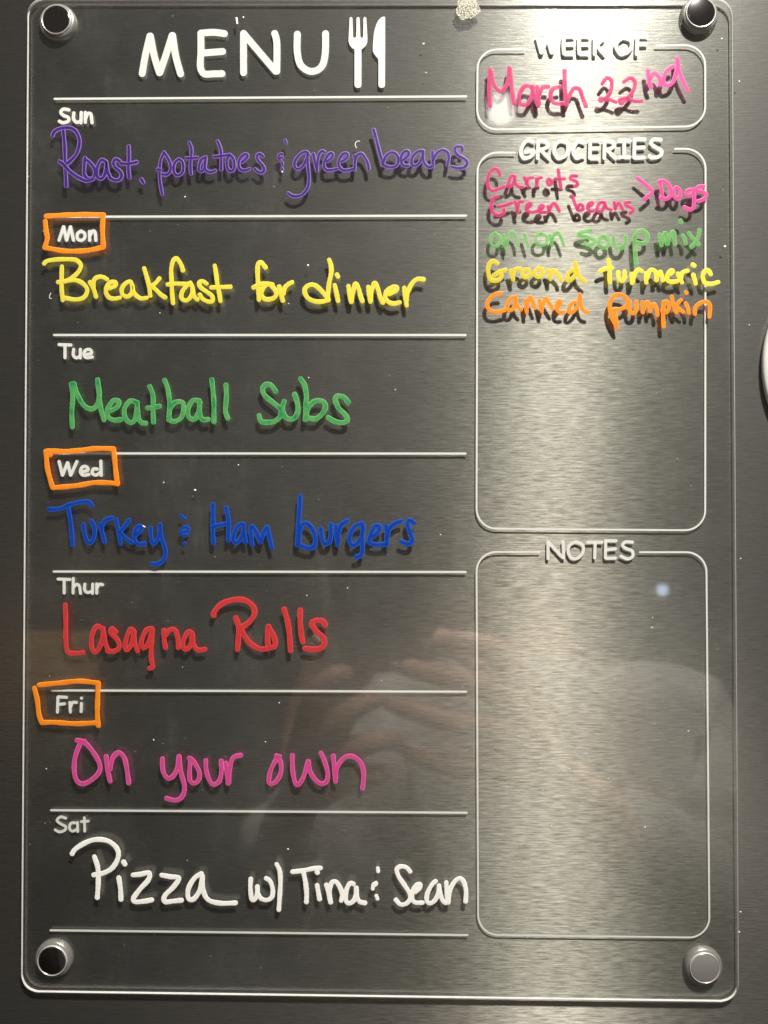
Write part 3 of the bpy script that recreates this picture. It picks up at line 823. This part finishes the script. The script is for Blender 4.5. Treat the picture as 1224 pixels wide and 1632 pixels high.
arm((0.385, -0.72, -0.29), (0.43, -0.60, -0.50), (0.165, -0.385, -0.245), (0.120, -0.350, -0.190),
    [[(0.090, -0.325, -0.112), (0.072, -0.316, -0.104), (0.050, -0.318, -0.101), (0.030, -0.327, -0.104)],
     [(0.086, -0.322, -0.142), (0.058, -0.311, -0.134), (0.030, -0.315, -0.128), (0.004, -0.326, -0.124)],
     [(0.082, -0.322, -0.174), (0.048, -0.311, -0.168), (0.018, -0.315, -0.160), (-0.010, -0.327, -0.154)],
     [(0.080, -0.328, -0.205), (0.052, -0.317, -0.206), (0.028, -0.317, -0.200), (0.006, -0.326, -0.192)]],
    [(0.110, -0.372, -0.160), (0.070, -0.372, -0.125), (0.035, -0.362, -0.100)])
arm((0.015, -0.72, -0.29), (-0.16, -0.60, -0.48), (-0.098, -0.395, -0.270), (-0.078, -0.355, -0.215),
    [[(-0.070, -0.325, -0.165), (-0.066, -0.314, -0.142), (-0.052, -0.312, -0.128), (-0.036, -0.322, -0.131)],
     [(-0.052, -0.322, -0.178), (-0.040, -0.310, -0.160), (-0.024, -0.312, -0.150), (-0.012, -0.324, -0.152)],
     [(-0.045, -0.322, -0.198), (-0.026, -0.310, -0.186), (-0.008, -0.313, -0.182), (0.002, -0.326, -0.190)],
     [(-0.048, -0.328, -0.222), (-0.030, -0.316, -0.216), (-0.014, -0.318, -0.212), (-0.004, -0.329, -0.218)]],
    [(-0.090, -0.366, -0.180), (-0.074, -0.362, -0.135), (-0.066, -0.354, -0.100)])
for sx in (-1, 1):
    h = av(0.20 + sx * 0.10, -0.74, -0.88, 0.085, pel); k = av(0.20 + sx * 0.11, -0.72, -1.15, 0.062, h); f = av(0.20 + sx * 0.11, -0.74, -1.36, 0.045, k); av(0.20 + sx * 0.12, -0.64, -1.385, 0.035, f)
skin_mesh('body', rel(V), E, M_SKIN, per)
jv = [(0.20, -0.74, -0.80, (0.21, 0.145)), (0.20, -0.73, -0.50, (0.175, 0.125)), (0.20, -0.73, -0.33, (0.175, 0.12)), (0.20, -0.72, -0.18, (0.065, 0.07)),
      (0.40, -0.72, -0.27, 0.078), (0.44, -0.60, -0.50, 0.070), (0.30, -0.49, -0.37, 0.056), (0.205, -0.42, -0.285, 0.044),
      (0.0, -0.72, -0.27, 0.078), (-0.17, -0.60, -0.48, 0.068), (-0.135, -0.49, -0.37, 0.055), (-0.108, -0.42, -0.300, 0.042)]
fj = skin_mesh('fleece_jacket', rel(jv), [(0, 1), (1, 2), (2, 3), (2, 4), (4, 5), (5, 6), (6, 7), (2, 8), (8, 9), (9, 10), (10, 11)], M_FLEECE, per, 3)
from mathutils import noise as mn
for v in fj.data.vertices:              # folds and pile of the fleece
    k = 1.0 if (v.co + O_).y < -0.56 else 0.25
    v.co += v.normal * k * (0.022 * mn.noise(v.co * 9.0) + 0.012 * mn.noise(v.co * 26.0))
tv = [(0.20, -0.74, -0.80, (0.185, 0.125))]
te = []
for sx in (-1, 1):
    i = len(tv); tv += [(0.20 + sx * 0.10, -0.74, -0.92, 0.10), (0.20 + sx * 0.11, -0.725, -1.15, 0.078), (0.20 + sx * 0.11, -0.74, -1.34, 0.066)]; te += [(0, i), (i, i + 1), (i + 1, i + 2)]
skin_mesh('trousers', rel(tv), te, M_TROUSER, per)
bm = bmesh.new()
for cx, cy, cz, rx, ry, rz in ((0, -0.738, 0.078, 0.086, 0.088, 0.088), (0, -0.775, -0.02, 0.080, 0.060, 0.13), (-0.074, -0.735, -0.02, 0.026, 0.055, 0.13), (0.074, -0.735, -0.02, 0.026, 0.055, 0.13)):
    bmesh.ops.create_uvsphere(bm, u_segments=40, v_segments=24, radius=1.0, matrix=Matrix.Translation((cx, cy - O_.y, cz - O_.z)) @ Matrix.Diagonal((rx, ry, rz, 1)))
for v in bm.verts:
    a_ = math.atan2(v.co.y + 0.02, v.co.x); k_ = 0.004 * math.sin(a_ * 46 + 3 * mn.noise(v.co * 20))
    v.co += Vector((math.cos(a_), math.sin(a_), 0)) * k_
from_bm('hair', bm, M_HAIR, per, True)
for sx in (-1, 1):
    bm = bmesh.new(); bmesh.ops.create_uvsphere(bm, u_segments=16, v_segments=10, radius=0.0105, matrix=Matrix.Translation((sx * 0.028, 0.0905, 1.434)))
    e_ = from_bm('eye', bm, mat_plain('eye_white', (0.6, 0.6, 0.58), 0.2), per, True)
    bm = bmesh.new(); bmesh.ops.create_uvsphere(bm, u_segments=16, v_segments=10, radius=0.0055, matrix=Matrix.Translation((sx * 0.028, 0.0965, 1.434)))
    from_bm('iris', bm, mat_plain('brown_iris', (0.03, 0.015, 0.008), 0.2), e_, True)
bm = bmesh.new(); bmesh.ops.create_uvsphere(bm, u_segments=16, v_segments=8, radius=1.0, matrix=Matrix.Translation((0, 0.078, 1.366)) @ Matrix.Diagonal((0.022, 0.008, 0.006, 1)))
from_bm('mouth', bm, mat_plain('lips', (0.42, 0.14, 0.12), 0.4), per, True)
M_FACE_SHADE = mat_plain('face_shade_cloth', (0.02, 0.02, 0.022), 0.9)  # added headwear; the brim keeps light off the face
bm = bmesh.new()
for cx, cy, cz, rx, ry, rz in ((0, -0.725, 0.110, 0.092, 0.096, 0.075), (0, -0.625, 0.088, 0.072, 0.085, 0.006)):
    bmesh.ops.create_uvsphere(bm, u_segments=40, v_segments=20, radius=1.0, matrix=Matrix.Translation((cx, cy - O_.y, cz - O_.z)) @ Matrix.Diagonal((rx, ry, rz, 1)))
from_bm('cap', bm, M_FACE_SHADE, per, True)
for x, y, z, a in ((0.0255, -0.3195, -0.1045, 0.1), (0.0005, -0.3185, -0.1235, 0.2), (-0.013, -0.3195, -0.153, 0.25), (0.003, -0.3185, -0.1915, 0.3)):
    bm = bmesh.new(); bmesh.ops.create_uvsphere(bm, u_segments=16, v_segments=8, radius=1.0, matrix=Matrix.Translation(Vector((x, y, z)) - O_) @ Matrix.Rotation(a, 4, 'Y') @ Matrix.Diagonal((0.0062, 0.0022, 0.0048, 1)))
    from_bm('fingernail', bm, M_NAIL, per, True)
ph = empty('phone', (-0.019, -0.344, -0.058))
tag(ph, 'black mobile phone held in both hands by the person', 'phone')
bm = bmesh.new(); bmesh.ops.create_cube(bm, size=1.0)
for v in bm.verts: v.co = Vector((v.co.x * 0.072, v.co.y * 0.008, v.co.z * 0.150))
bmesh.ops.bevel(bm, geom=[e for e in bm.edges if abs((e.verts[0].co - e.verts[1].co).y) > 0.004], offset=0.010, segments=5, affect='EDGES')
bmesh.ops.bevel(bm, geom=[e for e in bm.edges], offset=0.0012, segments=2, affect='EDGES')
from_bm('phone_body', bm, M_PHONE, ph)
bm = bmesh.new(); lathe(bm, [(0.0, 0.0050), (0.0055, 0.0050), (0.0072, 0.0050), (0.0076, 0.0046), (0.0076, 0.0035)], 32, (0.019, 0, 0.058))
lathe(bm, [(0.0, 0.0050), (0.0055, 0.0050), (0.0072, 0.0050), (0.0076, 0.0046), (0.0076, 0.0035)], 32, (0.019, 0, 0.038))
from_bm('camera_lens', bm, M_PHONE, ph, True)

# ------------------------------------------------------------------ counter and wooden box far behind the photographer, mirrored at the left of the board
ct = empty('kitchen_counter', (-0.95, -1.28, -1.40))
tag(ct, 'dark kitchen counter behind the person with the phone', 'counter')
def slab(name, x0, x1, y0, y1, z0, z1, mat, parent, bev=0.004):
    o = parent.location
    bm = bmesh.new(); bmesh.ops.create_cube(bm, size=1.0)
    for v in bm.verts: v.co = Vector(((x0 + x1) / 2 + v.co.x * (x1 - x0) - o.x, (y0 + y1) / 2 + v.co.y * (y1 - y0) - o.y, (z0 + z1) / 2 + v.co.z * (z1 - z0) - o.z))
    bmesh.ops.bevel(bm, geom=[e for e in bm.edges], offset=bev, segments=2, affect='EDGES')
    return from_bm(name, bm, mat, parent)
M_DARK = mat_plain('dark_laminate', (0.020, 0.018, 0.016), 0.7)
M_WOOD = mat_plain('tan_wood', (0.50, 0.33, 0.18), 0.6, 0, (0.32, 0.20, 0.10), 40)
slab('cabinet_body', -1.30, -0.58, -1.58, -1.00, -1.40, -0.352, M_DARK, ct)
slab('counter_top', -1.31, -0.57, -1.59, -0.98, -0.350, -0.312, M_DARK, ct)
wb = empty('wooden_box', (-0.685, -1.14, -0.311))
tag(wb, 'small tan wooden box on the dark counter', 'box')
for k in range(3):
    z0 = -0.311 + 0.031 * k
    slab('box_board', -0.76, -0.61, -1.075, -1.065, z0, z0 + 0.027, M_WOOD, wb, 0.002)
    slab('box_board', -0.76, -0.61, -1.215, -1.205, z0, z0 + 0.027, M_WOOD, wb, 0.002)
slab('box_end', -0.774, -0.761, -1.215, -1.065, -0.311, -0.222, M_WOOD, wb, 0.002)
slab('box_end', -0.609, -0.596, -1.215, -1.065, -0.311, -0.222, M_WOOD, wb, 0.002)
